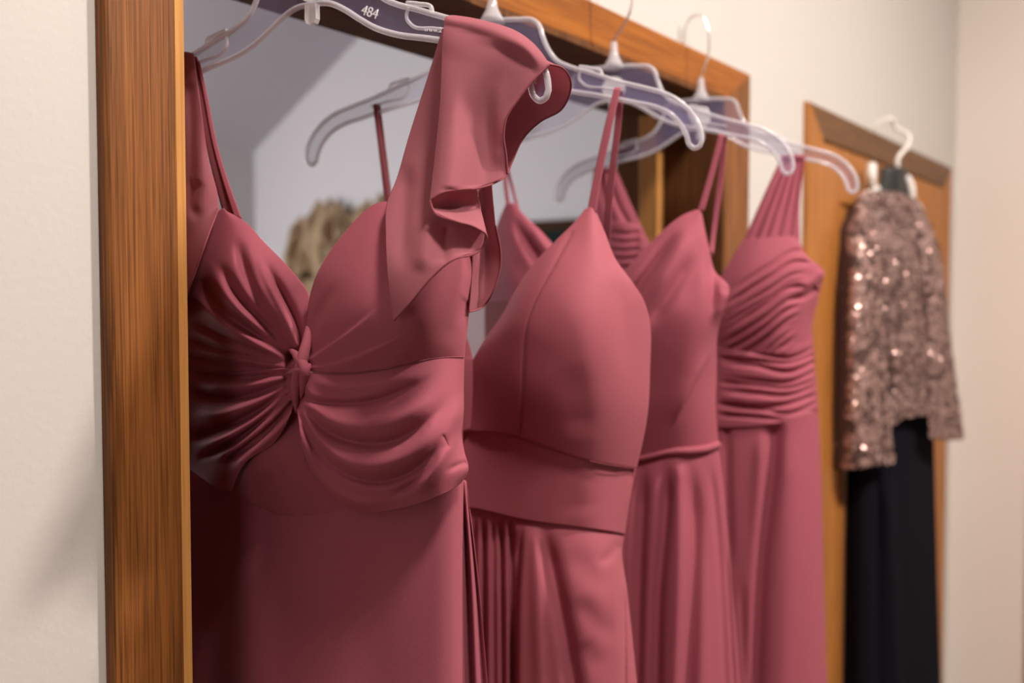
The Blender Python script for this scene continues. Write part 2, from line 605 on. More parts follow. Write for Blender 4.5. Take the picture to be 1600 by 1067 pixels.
# the far door with its casing and a panel door shut inside it
t2 = empty('trim_2', (D0, 0, 0))
t2['kind'] = 'structure'
FW = 0.085
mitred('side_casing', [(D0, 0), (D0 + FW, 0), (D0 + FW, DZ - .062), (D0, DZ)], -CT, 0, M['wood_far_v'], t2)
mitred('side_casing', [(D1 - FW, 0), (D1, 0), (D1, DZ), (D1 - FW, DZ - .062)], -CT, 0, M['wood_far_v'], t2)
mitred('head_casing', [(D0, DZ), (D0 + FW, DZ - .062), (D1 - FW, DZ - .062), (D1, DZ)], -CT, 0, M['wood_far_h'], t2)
dr = empty('door_1', (D0 + FW, 0, 0))
dr['kind'] = 'structure'
box('stile', (D0 + FW, -.010, .01), (D0 + FW + .11, -.001, DZ - .066), M['wood_far_v'], dr, .0015)
box('stile', (D1 - FW - .11, -.010, .01), (D1 - FW, -.001, DZ - .066), M['wood_far_v'], dr, .0015)
box('rail', (D0 + FW + .11, -.010, DZ - .176), (D1 - FW - .11, -.001, DZ - .066), M['wood_far_v'], dr, .0015)
box('rail', (D0 + FW + .11, -.010, .01), (D1 - FW - .11, -.001, .22), M['wood_far_v'], dr, .0015)
box('panel', (D0 + FW + .11, -.004, .22), (D1 - FW - .11, -.001, DZ - .176), M['wood_far_v'], dr)
# edge of one more casing, round the corner on the end wall
t3 = empty('trim_3', (XR, -.24, 0))
t3['kind'] = 'structure'
box('side_casing', (XR - .012, -.295, 0), (XR, -.214, 2.044), M['wood_far_v'], t3, .003)


# window with a tan swag on the bedroom's side wall
def on_side(px, py, X):
    v = FWD * FPX + RGT * (px - CX) - UPV * (py - CY)
    t = (X - CAM[0]) / v[0]
    return CAM + t * v


wa, wb = on_side(500, 355, BX), on_side(640, 355, BX)
wy1, wy0 = wa[1], wb[1]
w1 = empty('window_1', (BX, (wy0 + wy1) / 2, .9))
w1['kind'] = 'structure'
zt, zb = wa[2], 1.05
box('window_frame', (BX - .03, wy1 - .05, zb), (BX, wy1, zt), M['ceiling'], w1, .002)
box('window_frame', (BX - .03, wy0, zb), (BX, wy0 + .05, zt), M['ceiling'], w1, .002)
box('window_frame', (BX - .03, wy0 + .05, zt - .05), (BX, wy1 - .05, zt), M['ceiling'], w1, .002)
box('window_sill', (BX - .05, wy0 - .03, zb - .03), (BX, wy1 + .03, zb), M['ceiling'], w1, .002)
box('pane', (BX - .012, wy0 + .05, zb), (BX - .006, wy1 - .05, zt - .05), plain('window_pane', (.70, .70, .72), .15), w1)

sw = empty('swag_curtain', (BX - .05, wy1, zt))
tag(sw, 'tan gathered swag curtain over the bedroom window', 'curtain')


def swag_sheet(name, rows, nu, nv, mat, parent, amp, nf, ph=0.0):
    """rows: list of polylines of (dist from wall, y, z), top to bottom."""
    Rr = np.array([resample(np.array(r, float), nu) for r in rows])
    K = len(rows)
    G = catmull(np.linspace(0, 1, K), Rr.reshape(K, -1), np.linspace(0, 1, nv)).reshape(nv, nu, 3)
    u = np.linspace(0, 1, nu)[None, :]
    v = np.linspace(0, 1, nv)[:, None]
    G[..., 2] += .4 * amp * np.sin(nf * 11 * u + 2 * ph)
    G[..., 0] += amp * (0.5 + v) * (0.65 + 0.5 * np.sin(17 * u)) * np.sin(nf * 6.283 * (u + 0.03 * np.sin(9 * v)) + ph)
    V = G.reshape(-1, 3).copy()
    V[:, 0] = BX - V[:, 0]
    i, j = np.meshgrid(np.arange(nv - 1), np.arange(nu - 1), indexing='ij')
    a = (i * nu + j).ravel()
    return mesh_obj(name, V, np.stack([a, a + 1, a + nu + 1, a + nu], 1), mat, parent)


yl, yr = wy1 + .05, wy0 - .05
ym = (yl + yr) / 2
span = yl - yr
swag_sheet('valance', [[(.05, yl, zt + .02), (.06, yl - .25 * span, zt + .10), (.06, ym, zt + .05), (.06, yl - .75 * span, zt + .10), (.05, yr, zt + .02)],
                       [(.10, yl + .02, zt - .08), (.13, yl - .25 * span, zt - .03), (.13, ym, zt - .06), (.13, yl - .75 * span, zt - .03), (.10, yr - .02, zt - .08)],
                       [(.09, yl + .02, zt - .24), (.12, yl - .25 * span, zt - .20), (.12, ym, zt - .17), (.12, yl - .75 * span, zt - .20), (.09, yr - .02, zt - .24)]],
           120, 30, M['curtain'], sw, .050, 6.5)
for yy in (yl, yr + .13):
    swag_sheet('side_tail', [[(.06, yy + .02, zt - .10), (.06, yy - .14, zt - .10)],
                             [(.08, yy + .03, zt - .40), (.08, yy - .11, zt - .36)],
                             [(.08, yy + .00, zt - .75), (.08, yy - .09, zt - .70)]], 30, 24, M['curtain'], sw, .02, 2.5)

pa, pb = on_side(812, 348, BX), on_side(985, 348, BX)
pf = empty('picture_frame', (BX, (pa[1] + pb[1]) / 2, pa[2] - .5))
tag(pf, 'dark wooden picture frame with dark green picture on the bedroom wall', 'picture')
box('top_rail', (BX - .03, pb[1], pa[2] - .035), (BX, pa[1], pa[2]), M['wood_dark'], pf, .003)
box('bottom_rail', (BX - .03, pb[1], pa[2] - .80), (BX, pa[1], pa[2] - .765), M['wood_dark'], pf, .003)
box('side_rail', (BX - .03, pa[1] - .035, pa[2] - .765), (BX, pa[1], pa[2] - .035), M['wood_dark'], pf, .003)
box('side_rail', (BX - .03, pb[1], pa[2] - .765), (BX, pb[1] + .035, pa[2] - .035), M['wood_dark'], pf, .003)
box('picture', (BX - .012, pb[1] + .035, pa[2] - .765), (BX - .002, pa[1] - .035, pa[2] - .035), M['green'], pf)

# the hall's ceiling lamp, and an added second one lighting the right half
_ang = np.linspace(0, 2 * math.pi, 33)[:-1]


def lathe(name, prof, c, mat, parent):
    V, Fc = [], []
    n = len(_ang)
    for r, z in prof:
        for a in _ang:
            V.append((c[0] + r * math.cos(a), c[1] + r * math.sin(a), c[2] + z))
    for i in range(len(prof) - 1):
        for k in range(n):
            Fc.append((i * n + k, i * n + (k + 1) % n, (i + 1) * n + (k + 1) % n, (i + 1) * n + k))
    return mesh_obj(name, V, Fc, mat, parent)


def ceiling_lamp(x, y, watts, label, size=0.26):
    lp = empty('ceiling_lamp', (x, y, CEIL))
    tag(lp, label, 'lamp', 'hall ceiling lamps')
    lathe('base', [(.001, 0), (.16, 0), (.16, -.025), (.15, -.03), (.001, -.03)], (x, y, CEIL), M['brass'], lp)
    lathe('dome', [(.145, -.03), (.14, -.05), (.11, -.08), (.06, -.097), (.001, -.102)], (x, y, CEIL), M['lampglass'], lp)
    ld = bpy.data.lights.new('lamp_light', 'AREA')
    ld.shape, ld.size, ld.energy, ld.color = 'DISK', size, watts, (1.0, 0.905, 0.82)
    lo_ = bpy.data.objects.new('lamp_light', ld)
    lo_.location = (0, 0, -.11)
    link(lo_, lp)


ceiling_lamp(0.40, -0.95, 33, 'round frosted ceiling lamp in the hall in front of the twisted bodice dress', 0.30)
ceiling_lamp(1.62, -1.60, 78, 'added fill lamp built as a frosted ceiling lamp, nearest the far door')

# ================================================================== HANGERS
AZ = 17.0
HZ = 1.9535
HXS = [0.595, 0.849, 1.104, 1.358]
HG = [Hang((x, -0.03, HZ), a_) for x, a_ in zip(HXS, (26.0, AZ, AZ, AZ))]
TOPE = [(0, 0), (.030, -.001), (.045, -.003), (.051, -.008), (.055, -.020), (.061, -.034), (.070, -.046), (.085, -.054),
        (.101, -.0595), (.140, -.0735), (.165, -.081), (.185, -.088), (.199, -.097), (.211, -.110), (.218, -.124), (.2195, -.135)]
TIP = [(.2175, -.1405), (.2125, -.1425), (.2075, -.139)]
BOTE = [(.2045, -.130), (.199, -.119), (.189, -.108), (.174, -.100), (.150, -.0935), (.113, -.0845), (.084, -.078), (.064, -.0705),
        (.047, -.0605), (.033, -.0515), (.018, -.0445), (0, -.043)]


def half_outline():
    t = resample(np.array(TOPE), 70)
    b = np.vstack([resample(np.array(TIP + BOTE[:2]), 22)[:-1], resample(np.array(BOTE[1:]), 50)])
    return np.vstack([t, b])


HALF = half_outline()


def plate(name, hang, loops, o0, o1, mat, parent):
    """Flat moulded plate from (u, w) outlines."""
    bm = bmesh.new()
    for lp_ in loops:
        f = bm.faces.new([bm.verts.new(tuple(hang.uw(u, w, o0))) for u, w in lp_])
        f.normal_update()
        bmesh.ops.triangulate(bm, faces=[f])
    ex = bmesh.ops.extrude_face_region(bm, geom=bm.faces[:])
    d = hang.n * (o1 - o0)
    for e in ex['geom']:
        if isinstance(e, bmesh.types.BMVert):
            e.co += Vector(d)
    bmesh.ops.recalc_face_normals(bm, faces=bm.faces[:])
    V = [v.co[:] for v in bm.verts]
    bm.verts.index_update()
    Fc = [[v.index for v in f.verts] for f in bm.faces]
    bm.free()
    return mesh_obj(name, V, Fc, mat, parent, smooth=False)


def lettering(txt, hang, u, w, o, size, rot, mat, parent, root):
    cu = bpy.data.curves.new('lettering', 'FONT')
    cu.body, cu.size, cu.extrude, cu.align_x, cu.align_y = txt, size, 0.0003, 'CENTER', 'CENTER'
    tmp = bpy.data.objects.new('tmp_text', cu)
    COL.objects.link(tmp)
    dg = bpy.context.evaluated_depsgraph_get()
    me = bpy.data.meshes.new_from_object(tmp.evaluated_get(dg))
    bpy.data.objects.remove(tmp, do_unlink=True)
    c, s = math.cos(rot), math.sin(rot)
    b = np.array(root.location)
    for v in me.vertices:
        x, y, z = v.co
        p = hang.uw(u + c * x - s * y, w + s * x + c * y, o + z) - b
        v.co = Vector(p)
    me.materials.clear()
    me.materials.append(mat)
    return link(bpy.data.objects.new('lettering', me), parent)


def make_hanger(hang, label, bulge=0.030, marks=()):
    t = empty('clear_hanger', tuple(hang.P))
    tag(t, label, 'hanger', 'clear plastic hangers on the door casing')
    right = [tuple(p) for p in HALF]
    left = [(-u, w) for u, w in right[::-1]]
    loop = right + left[1:-1]
    web = plate('web', hang, [loop], -.0006, .0006, M['web'], t)
    ring = np.array([hang.uw(u, w) for u, w in loop])
    tube('rim', ring, .0026, M['rim'], t, 8, closed=True)
    for s in (1, -1):      # strap notch standing up from the arm
        pts = [(.096, -.0575), (.094, -.066), (.099, -.0725), (.120, -.0775), (.140, -.0815)]
        tube('strap_notch', resample(np.array([hang.uw(s * u, w) for u, w in pts]), 26), .0016, M['rim'], t, 8)
        pts = [(.094, -.054), (.106, -.0565), (.117, -.0605), (.118, -.0655)]
        tube('strap_hook', resample(np.array([hang.uw(s * u, w) for u, w in pts]), 18), .0019, M['rim'], t, 8)
    c = hang.uw(0, -.026)
    k = np.linspace(0, 2 * math.pi, 33)[:-1]
    plate('boss', hang, [[(.0145 * math.cos(a), -.027 + .0145 * math.sin(a)) for a in k]], -.002, .002, M['boss'], t)
    plate('peg', hang, [[(-.0055, -.043), (-.0058, -.056), (-.004, -.0595), (.004, -.0595), (.0058, -.056), (.0055, -.043)]],
          -.003, .003, M['rim'], t)
    # socket cone and swivelling wire hook, hooked over the casing from the front
    z = np.array([-.002, .004, .012, .020, .030])
    tube('socket', np.array([hang.uw(0, q) for q in z]), [.014, .011, .0065, .005, .0045], M['rim'], t, 16)
    y0 = hang.P[1]
    b = bulge
    top = az_ + HC
    hk = [(0, .012), (0, .030), (-.35 * b, .042), (-.85 * b, .060), (-b, .080), (-.80 * b, .103), (-.2 * b, .120),
          (.012, .120), (.022, .106), (.0235, top - HZ + .002)]
    wob = -0.0022 * b / 0.03
    P3 = np.array([(hang.P[0] + wob * i, y0 + p[0], HZ + p[1]) for i, p in enumerate(hk)])
    tube('hook', resample(P3, 70), .0017, M['wire'], t, 10)
    for txt, u, w, size, rot in marks:
        lettering(txt, hang, u, w, .0009, size, rot, M['print'], web, t)
    return t


make_hanger(HG[0], 'clear plastic hanger numbered 484 holding the flutter sleeve dress', .03,
            [('484', .059, -.0575, .0115, -.36), ('www.2ro', .122, -.0790, .0058, -.17), ('2', .2085, -.127, .008, 0.0)])
make_hanger(HG[1], 'clear plastic hanger second from left, holding the smooth seamed dress')
make_hanger(HG[2], 'clear plastic hanger third from left, holding the thin strapped wrap dress')
make_hanger(HG[3], 'clear plastic hanger nearest the mitred casing corner, holding the ruched dress', .014)


# ================================================================== DRESS 1: flutter sleeves and twisted front
g = HG[0]
d1 = empty('flutter_sleeve_dress', tuple(g.uw(0, -1.35)))
tag(d1, 'dusty rose dress with twisted knot bodice and chiffon flutter sleeves beside the left casing', 'dress',
    'rose bridesmaid dresses hanging in the opening')
fold_l = [
    ([(469, 562), (452, 535), (412, 478), (384, 420), (368, 366)], 9, .0100, 'v', (.06, .3)),
    ([(475, 556), (464, 508), (440, 458), (408, 405)], 7, .0070, 'v', (.06, .35)),
    ([(466, 563), (418, 513), (372, 462), (342, 405)], 9, .0100, 'v', (.06, .3)),
    ([(464, 565), (405, 524), (350, 486), (312, 430)], 9, .0085, 'v', (.06, .3)),
    ([(463, 568), (374, 541), (300, 500)], 8, .0060, 'v', (.06, .2)),
    ([(460, 572), (380, 556), (292, 530)], 7, .0040, 'v', (.06, .2)),
    ([(458, 578), (380, 571), (292, 558)], 6, .0040, 'v', (.06, .2)),
    ([(466, 558), (432, 504), (398, 440), (384, 385)], 10, -.0065, 'v', (.1, .4)),
    ([(468, 555), (450, 500), (425, 450), (395, 390)], 7, -.0040, 'v', (.1, .4)),
    ([(463, 561), (410, 516), (355, 460), (325, 400)], 9, -.0060, 'v', (.1, .4)),
    ([(460, 565), (390, 530), (330, 490), (300, 455)], 8, -.0055, 'v', (.1, .3)),
    ([(458, 569), (380, 548), (296, 516)], 7, -.0045, 'v', (.1, .3)),
    ([(455, 575), (380, 563), (296, 545)], 6, -.0040, 'v', (.1, .3)),
]
sheet('left_cup', g, [
    [(232, 400, .012), (228, 500, .016), (235, 590, .006)],
    [(300, 352, .026), (300, 470, .042), (305, 582, .022)],
    [(345, 328, .030), (372, 450, .066), (385, 580, .046)],
    [(345, 327, .028), (383, 347, .036), (411, 377, .041), (442, 408, .045), (467, 436, .046), (483, 460, .044), (480, 511, .05), (468, 578, .058)],
], 150, 120, M['rose'], d1, fold_l)
sheet('right_cup', g, [
    [(605, 316, .030), (592, 317, .032), (567, 333, .037), (546, 355, .043), (521, 386, .050), (499, 421, .054), (486, 458, .055), (479, 511, .058), (476, 578, .060)],
    [(612, 318, .030), (598, 400, .066), (575, 480, .084), (548, 583, .064)],
    [(680, 340, .024), (688, 420, .056), (670, 500, .070), (640, 568, .057)],
    [(752, 380, -.012), (742, 436, -.004), (735, 467, -.002), (730, 511, 0), (725, 559, 0)],
], 150, 140, M['rose'], d1, [
    ([(474, 566), (500, 548), (560, 505), (600, 470)], 14, .0035, 's', (.1, .5)),
    ([(474, 572), (520, 566), (580, 545), (640, 515)], 16, .003, 's', (.1, .5)),
    ([(474, 560), (486, 520), (510, 470), (540, 430)], 10, .003, 'v', (.1, .5)),
    ([(735, 470), (705, 510), (690, 545)], 16, .0035, 'v', (.1, .4)),
])
fold_ll = [
    ([(458, 588), (414, 612), (345, 624), (292, 612)], 8, .0095, 'v', (.06, .15)),
    ([(457, 599), (417, 633), (350, 668), (292, 684)], 8, .0100, 'v', (.06, .15)),
    ([(459, 609), (413, 654), (358, 694), (305, 718)], 6, .0095, 'v', (.06, .2)),
    ([(461, 622), (428, 662), (382, 700), (345, 722)], 6, .0090, 'v', (.06, .15)),
    ([(455, 582), (390, 590), (300, 586)], 6, .0060, 'v', (.06, .15)),
    ([(456, 594), (410, 622), (345, 646), (296, 648)], 9, -.0060, 'v', (.1, .2)),
    ([(458, 604), (415, 644), (355, 682), (300, 702)], 7, -.0065, 'v', (.1, .2)),
    ([(460, 615), (420, 659), (368, 700), (330, 720)], 6, -.0065, 'v', (.1, .2)),
    ([(461, 632), (430, 675), (392, 708), (360, 742)], 8, -.0060, 'v', (.1, .2)),
    ([(454, 586), (390, 602), (310, 604)], 7, -.0045, 'v', (.1, .2)),
]
sheet('left_drape', g, [
    [(235, 588, .006), (232, 640, .012), (232, 690, .006)],
    [(305, 580, .022), (300, 650, .030), (290, 728, .022)],
    [(390, 578, .046), (372, 650, .052), (330, 756, .040)],
    [(467, 574, .060), (462, 620, .060), (428, 692, .057), (384, 722, .054), (362, 767, .044)],
], 130, 120, M['rose'], d1, fold_ll)
sheet('centre_panel', g, [
    [(400, 600, .030), (350, 690, .030), (300, 732, .016)],
    [(432, 612, .046), (408, 700, .052), (372, 774, .030)],
    [(470, 620, .046), (462, 710, .052), (442, 806, .031)],
    [(495, 640, .044), (505, 730, .044), (500, 811, .030)],
    [(520, 680, .036), (545, 750, .036), (560, 808, .026)],
], 110, 90, M['rose'], d1, [([(410, 660), (395, 720), (420, 760)], 26, -.005, 'v', (.3, .3))])
fold_r = [
    ([(466, 606), (482, 624), (524, 631), (586, 626), (640, 606), (690, 580)], 7, .0060, 'v', (.05, .5)),
    ([(464, 597), (474, 631), (499, 662), (546, 688), (610, 690), (665, 660), (712, 600)], 9, .0075, 'v', (.05, .45)),
    ([(462, 612), (472, 660), (505, 711), (539, 738), (590, 752), (640, 738), (690, 690), (722, 630)], 8, .0075, 'v', (.05, .4)),
    ([(466, 600), (490, 644), (540, 662), (605, 658), (660, 630), (705, 585)], 15, -.0060, 'v', (.1, .4)),
    ([(464, 612), (484, 680), (530, 718), (595, 726), (655, 700), (705, 640)], 15, -.0065, 'v', (.1, .4)),
    ([(642, 776), (678, 728), (704, 676), (722, 610)], 11, -.0065, 'v', (.2, .25)),
    ([(600, 778), (650, 752), (690, 705), (716, 655)], 7, .0050, 'v', (.3, .3)),
    ([(690, 677), (697, 690), (702, 704)], 3, .0020, 'c', (.2, .3)),
    ([(730, 722), (712, 728), (694, 740)], 5, .0025, 'v', (.1, .5)),
    ([(480, 592), (540, 602), (620, 592), (690, 572)], 12, -.0040, 'v', (.15, .4)),
    ([(462, 640), (478, 705), (515, 760), (560, 785), (620, 782)], 9, -.0055, 'v', (.1, .3)),
]
sheet('right_drape', g, [
    [(459, 580, .060), (460, 609, .061), (466, 653, .062), (474, 706, .060), (492, 744, .055), (511, 766, .052), (527, 784, .049), (552, 797, .046)],
    [(500, 582, .064), (530, 680, .072), (560, 752, .064), (582, 801, .047)],
    [(600, 577, .061), (622, 680, .068), (638, 791, .047)],
    [(664, 562, .047), (684, 670, .052), (690, 773, .040)],
    [(724.5, 558, .002), (724, 600, .003), (724, 644, .004), (721, 681, .006), (725, 705, .010), (731, 735, .014), (720, 754, .014)],
], 150, 150, M['rose'], d1, fold_r)
cord('underbust_seam', g, [(476, 577, .0625), (500, 583, .0655), (550, 583, .066), (600, 577, .0625), (664, 562, .0490), (700, 558, .024), (725, 558, .003)],
     .0004, M['hem'], d1, 90)
# the twist: strands of cloth crossing over one another
for pts, r in (([(486, 480, .044), (480, 530, .060), (471, 566, .067), (463, 598, .065), (463, 645, .060)], [.001, .0036, .0048, .0040, .001]),
               ([(450, 544, .044), (464, 556, .064), (475, 574, .068), (474, 600, .064), (470, 622, .060)], [.001, .0040, .0046, .0035, .001]),
               ([(496, 568, .048), (478, 575, .067), (464, 579, .067), (446, 584, .046)], [.001, .0036, .0036, .001])):
    q = g.at(resample(np.array(pts, float), 30, None, 2))
    tube('twist_knot', q, r, M['rose'], d1, 14)
sheet('skirt_front', g, [
    [(232, 680, -.004), (228, 900, -.002), (220, 1080, -.002), (130, 2300, .02)],
    [(300, 700, .010), (298, 900, .014), (296, 1080, .016), (240, 2300, .06)],
    [(400, 740, .026), (396, 900, .032), (394, 1080, .036), (360, 2300, .09)],
    [(520, 770, .030), (520, 900, .036), (520, 1080, .040), (510, 2300, .09)],
    [(640, 760, .026), (645, 900, .030), (645, 1080, .032), (650, 2300, .07)],
    [(702, 750, .016), (702, 900, .018), (702, 1080, .018), (710, 2300, .04)],
    [(724, 748, -.004), (722, 850, -.006), (722, 1080, -.008), (722, 2300, 0)],
], 90, 110, M['rose'], d1, [
    ([(345, 790), (342, 900), (335, 1080)], 26, .006, 'v', (.2, .05)),
    ([(400, 830), (400, 960), (402, 1080)], 30, -.004, 'v', (.3, .05)),
    ([(560, 830), (575, 960), (580, 1080)], 40, .004, 'v', (.3, .05)),
], warp=.21)
sheet('side_pleats', g, [
    [(718, 748, -.012), (716, 900, -.016), (716, 1080, -.02), (716, 2300, -.02)],
    [(725, 750, -.014), (735, 900, -.020), (742, 1080, -.026), (770, 2300, -.03)],
    [(728, 752, -.018), (747, 900, -.030), (763, 1080, -.040), (840, 2300, -.06)],
], 90, 60, M['rose'], d1, pl=lambda u, v: .0035 * np.sin(u * 6.283 * 2.2) * np.clip(v * 6, 0, 1), warp=.21)
sheet('back_panel', g, [
    [(232, 560, -.02), (228, 800, -.03), (220, 1080, -.03), (130, 2300, -.02)],
    [(350, 590, -.075), (350, 800, -.075), (350, 1080, -.09), (330, 2300, -.14)],
    [(600, 590, -.075), (600, 800, -.075), (600, 1080, -.09), (610, 2300, -.14)],
    [(725, 556, -.002), (722, 740, -.006), (728, 1080, -.03), (760, 2300, -.03)],
], 70, 60, M['rose_lining'], d1, warp=.27)
# left shoulder: bound strap and flutter sleeve, half hidden behind the casing
sheet('left_strap', g, [
    [(300, 86, .004), (306, 130, .006), (323, 230, .014), (350, 338, .026)],
    [(309, 90, .003), (318, 130, .004), (338, 230, .012), (374, 340, .028)],
], 70, 8, M['hem'], d1)
sheet('left_strap_edge', g, [
    [(307, 92, .0045), (315, 130, .006), (334, 230, .014), (366, 338, .030)],
    [(312, 96, .0040), (321, 135, .005), (342, 235, .013), (378, 342, .030)],
], 70, 6, M['rose'], d1)
fl = sheet('left_flutter_sleeve', g, [
    [(248, 92, -.004), (240, 200, -.004), (235, 350, 0), (232, 520, .004)],
    [(272, 84, .006), (270, 200, .012), (268, 350, .022), (262, 500, .030)],
    [(290, 81, .008), (296, 180, .020), (304, 300, .040), (290, 400, .054), (274, 490, .052)],
    [(303, 84, .007), (310, 140, .014), (326, 250, .028), (341, 326, .040), (324, 371, .062), (302, 433, .066), (288, 476, .062)],
], 120, 70, M['chiffon'], d1, [
    ([(309, 280), (302, 330), (318, 345)], 9, .005, 'v'),
    ([(296, 120), (300, 220), (298, 330)], 9, .004, 'v'),
])
cord('sleeve_hem', g, [(341, 326, .041), (324, 371, .0635), (302, 433, .0675), (288, 476, .0635)], .0009, M['hem'], fl)
# right shoulder
sheet('right_strap', g, [
    [(690, 66, .004), (668, 150, .008), (636, 240, .018), (604, 318, .030)],
    [(716, 70, .004), (700, 150, .008), (675, 240, .018), (650, 330, .030)],
], 60, 12, M['rose'], d1)
sheet('flutter_under_layer', g, [
    [(692, 45, .004), (673, 107, .008), (639, 214, .020), (618, 285, .038), (605, 317, .052), (603, 365, .074), (605, 414, .088), (615, 501, .094)],
    [(694, 60, .008), (682, 130, .014), (660, 240, .030), (640, 330, .058), (630, 400, .086), (641, 473, .100)],
    [(698, 80, .010), (694, 170, .020), (684, 280, .036), (672, 360, .070), (668, 400, .088), (675, 433, .097)],
    [(715, 100, .010), (720, 200, .016), (715, 300, .030), (706, 360, .062), (702, 385, .078), (712, 404, .088)],
    [(735, 120, .008), (748, 240, .012), (745, 320, .026), (757, 365, .058), (752, 386, .068), (740, 397, .074)],
], 150, 90, M['chiffon'], d1, [
    ([(640, 250), (632, 330), (628, 430)], 14, .006, 'v', (.25, .3)),
    ([(672, 330), (664, 380), (655, 430)], 14, -.005, 'v', (.25, .3)),
    ([(700, 350), (697, 380), (690, 415)], 8, .004, 'v', (.2, .3)),
])
fo = sheet('flutter_over_layer', g, [
    [(703, 25, -.006), (698, 26, .004), (694, 42, .012), (691, 90, .022), (689, 146, .034), (679, 253, .060), (672, 313, .076)],
    [(714, 25, -.006), (711, 27, .004), (708, 45, .014), (706, 100, .026), (704, 160, .040), (698, 240, .060), (696, 299, .072)],
    [(749, 31, -.006), (745, 33, .004), (742, 56, .014), (738, 110, .026), (735, 190, .034), (736, 250, .044), (736, 295, .050)],
    [(800, 46, -.006), (796, 48, .004), (784, 82, .015), (772, 130, .020), (764, 200, .024), (764, 250, .026), (768, 286, .030)],
    [(834, 69, -.006), (830, 70, .004), (815, 96, .012), (794, 140, .018), (776, 195, .020), (778, 250, .020), (783, 279, .022)],
    [(858, 101, .001), (834, 124, .010), (809, 156, .017), (791, 185, .021), (787, 210, .021), (791, 244, .018), (793, 272, .016)],
], 150, 150, M['chiffon'], d1, [
    ([(760, 85), (757, 170), (750, 300)], 18, .0065, 'v', (.6, .05)),
    ([(786, 110), (778, 190), (780, 270)], 11, -.003, 'v', (.5, .2)),
    ([(716, 90), (713, 200), (706, 300)], 13, -.003, 'v', (.5, .05)),
])
sheet('flutter_inner_back', g, [
    [(790, 52, -.003), (776, 120, -.020), (772, 190, -.024), (778, 240, -.016), (785, 268, -.006)],
    [(826, 73, -.003), (832, 110, -.026), (826, 160, -.034), (806, 205, -.024), (788, 268, -.008)],
    [(858, 101, .0005), (880, 107, -.010), (892, 128, -.024), (890, 147, -.030), (878, 170, -.031), (844, 190, -.027), (819, 214, -.020), (800, 253, -.008), (791, 274, .002)],
], 110, 50, M['chiffon'], d1)
sheet('flutter_fold_loop', g, [
    [(672, 313, .076), (673, 322, .073), (679, 332, .078)],
    [(697, 299, .072), (702, 322, .050), (712, 346, .082)],
    [(736, 295, .050), (738, 325, .036), (744, 356, .076)],
    [(745, 292, .040), (752, 330, .034), (761, 369, .070)],
], 50, 60, M['chiffon'], d1)
sheet('flutter_back_layer', g, [
    [(730, 296, .010), (738, 390, .006), (733, 486, .006)],
    [(752, 292, -.006), (760, 380, -.018), (744, 484, -.014)],
    [(768, 286, -.006), (774, 352, -.016), (782, 414, -.022), (771, 453, -.020), (752, 481, -.016)],
], 90, 40, M['chiffon'], d1, [([(752, 320), (757, 400), (748, 470)], 9, .005, 'v')])
for pts in ([(858, 101, .002), (834, 124, .011), (809, 156, .018), (791, 185, .022), (787, 210, .022), (791, 244, .019), (793, 272, .017)],
            [(858, 101, .001), (880, 107, -.010), (892, 128, -.024), (890, 147, -.030), (878, 170, -.031), (844, 190, -.027), (819, 214, -.020), (800, 253, -.008), (791, 274, .002), (770, 287, .026), (736, 296, .050)],
            [(672, 313, .0765), (696, 299.5, .0725), (718, 296, .061), (736, 295, .0505)],
            [(672, 313, .077), (679, 332, .079), (712, 346, .083), (744, 356, .077), (761, 369, .071), (753, 388, .0695), (740, 397, .075), (712, 404, .089), (675, 433, .098), (641, 473, .101), (615, 501, .095)],
            [(774, 352, -.016), (782, 414, -.022), (771, 453, -.020), (752, 481, -.016), (733, 487, .006)]):
    cord('sleeve_hem', g, pts, .0008, M['hem'], fo, 110)

# ================================================================== DRESS 2: smooth seamed bodice
g = HG[1]
d2 = empty('seamed_bodice_dress', tuple(g.uw(0, -1.35)))
tag(d2, 'smooth dusty rose dress with pointed cups, princess seams and thin straps, second from the left', 'dress',
    'rose bridesmaid dresses hanging in the opening')
sheet('right_cup', g, [
    [(914, 327, .020), (905, 339, .024), (869, 376, .040), (832, 415, .052), (807, 452, .056), (784, 494, .054), (756, 533, .048), (739, 564, .042), (735, 620, .040), (735, 673, .040)],
    [(919, 325, .020), (897, 359, .036), (869, 412, .064), (841, 463, .080), (825, 505, .084), (820, 547, .082), (818, 610, .076), (812, 682, .056)],
    [(925, 325, .020), (926, 400, .056), (922, 490, .082), (918, 600, .078), (908, 716, .052)],
    [(932, 333, .018), (945, 364, .022), (961, 404, .028), (987, 440, .024), (1006, 471, .012), (1012, 490, .006), (1015, 580, 0), (1012, 640, 0), (994, 732, 0)],
], 150, 130, M['rose_satin'], d2, [
    ([(897, 359), (869, 412), (841, 463), (825, 505), (820, 547), (818, 610), (812, 682)], 3, .0016, 'c', (.02, .02)),
    ([(960, 420), (975, 500), (980, 600)], 16, .003, 'v', (.3, .4)),
    ([(895, 560), (900, 620), (905, 690)], 26, .003, 'v', (.4, .3)),
])
sheet('left_cup', g, [
    [(604, 316, .015), (575, 430, 0), (560, 560, 0), (565, 690, 0)],
    [(612, 320, .020), (640, 430, .055), (650, 560, .070), (655, 688, .050)],
    [(620, 324, .020), (680, 430, .050), (739, 564, .042), (735, 673, .040)],
], 70, 60, M['rose_satin'], d2)
cord('princess_seam', g, [(897, 359, .0365), (869, 412, .0645), (841, 463, .0800), (825, 505, .0840), (820, 547, .0820), (818, 610, .0760), (812, 682, .0560)],
     .0004, M['hem'], d2)
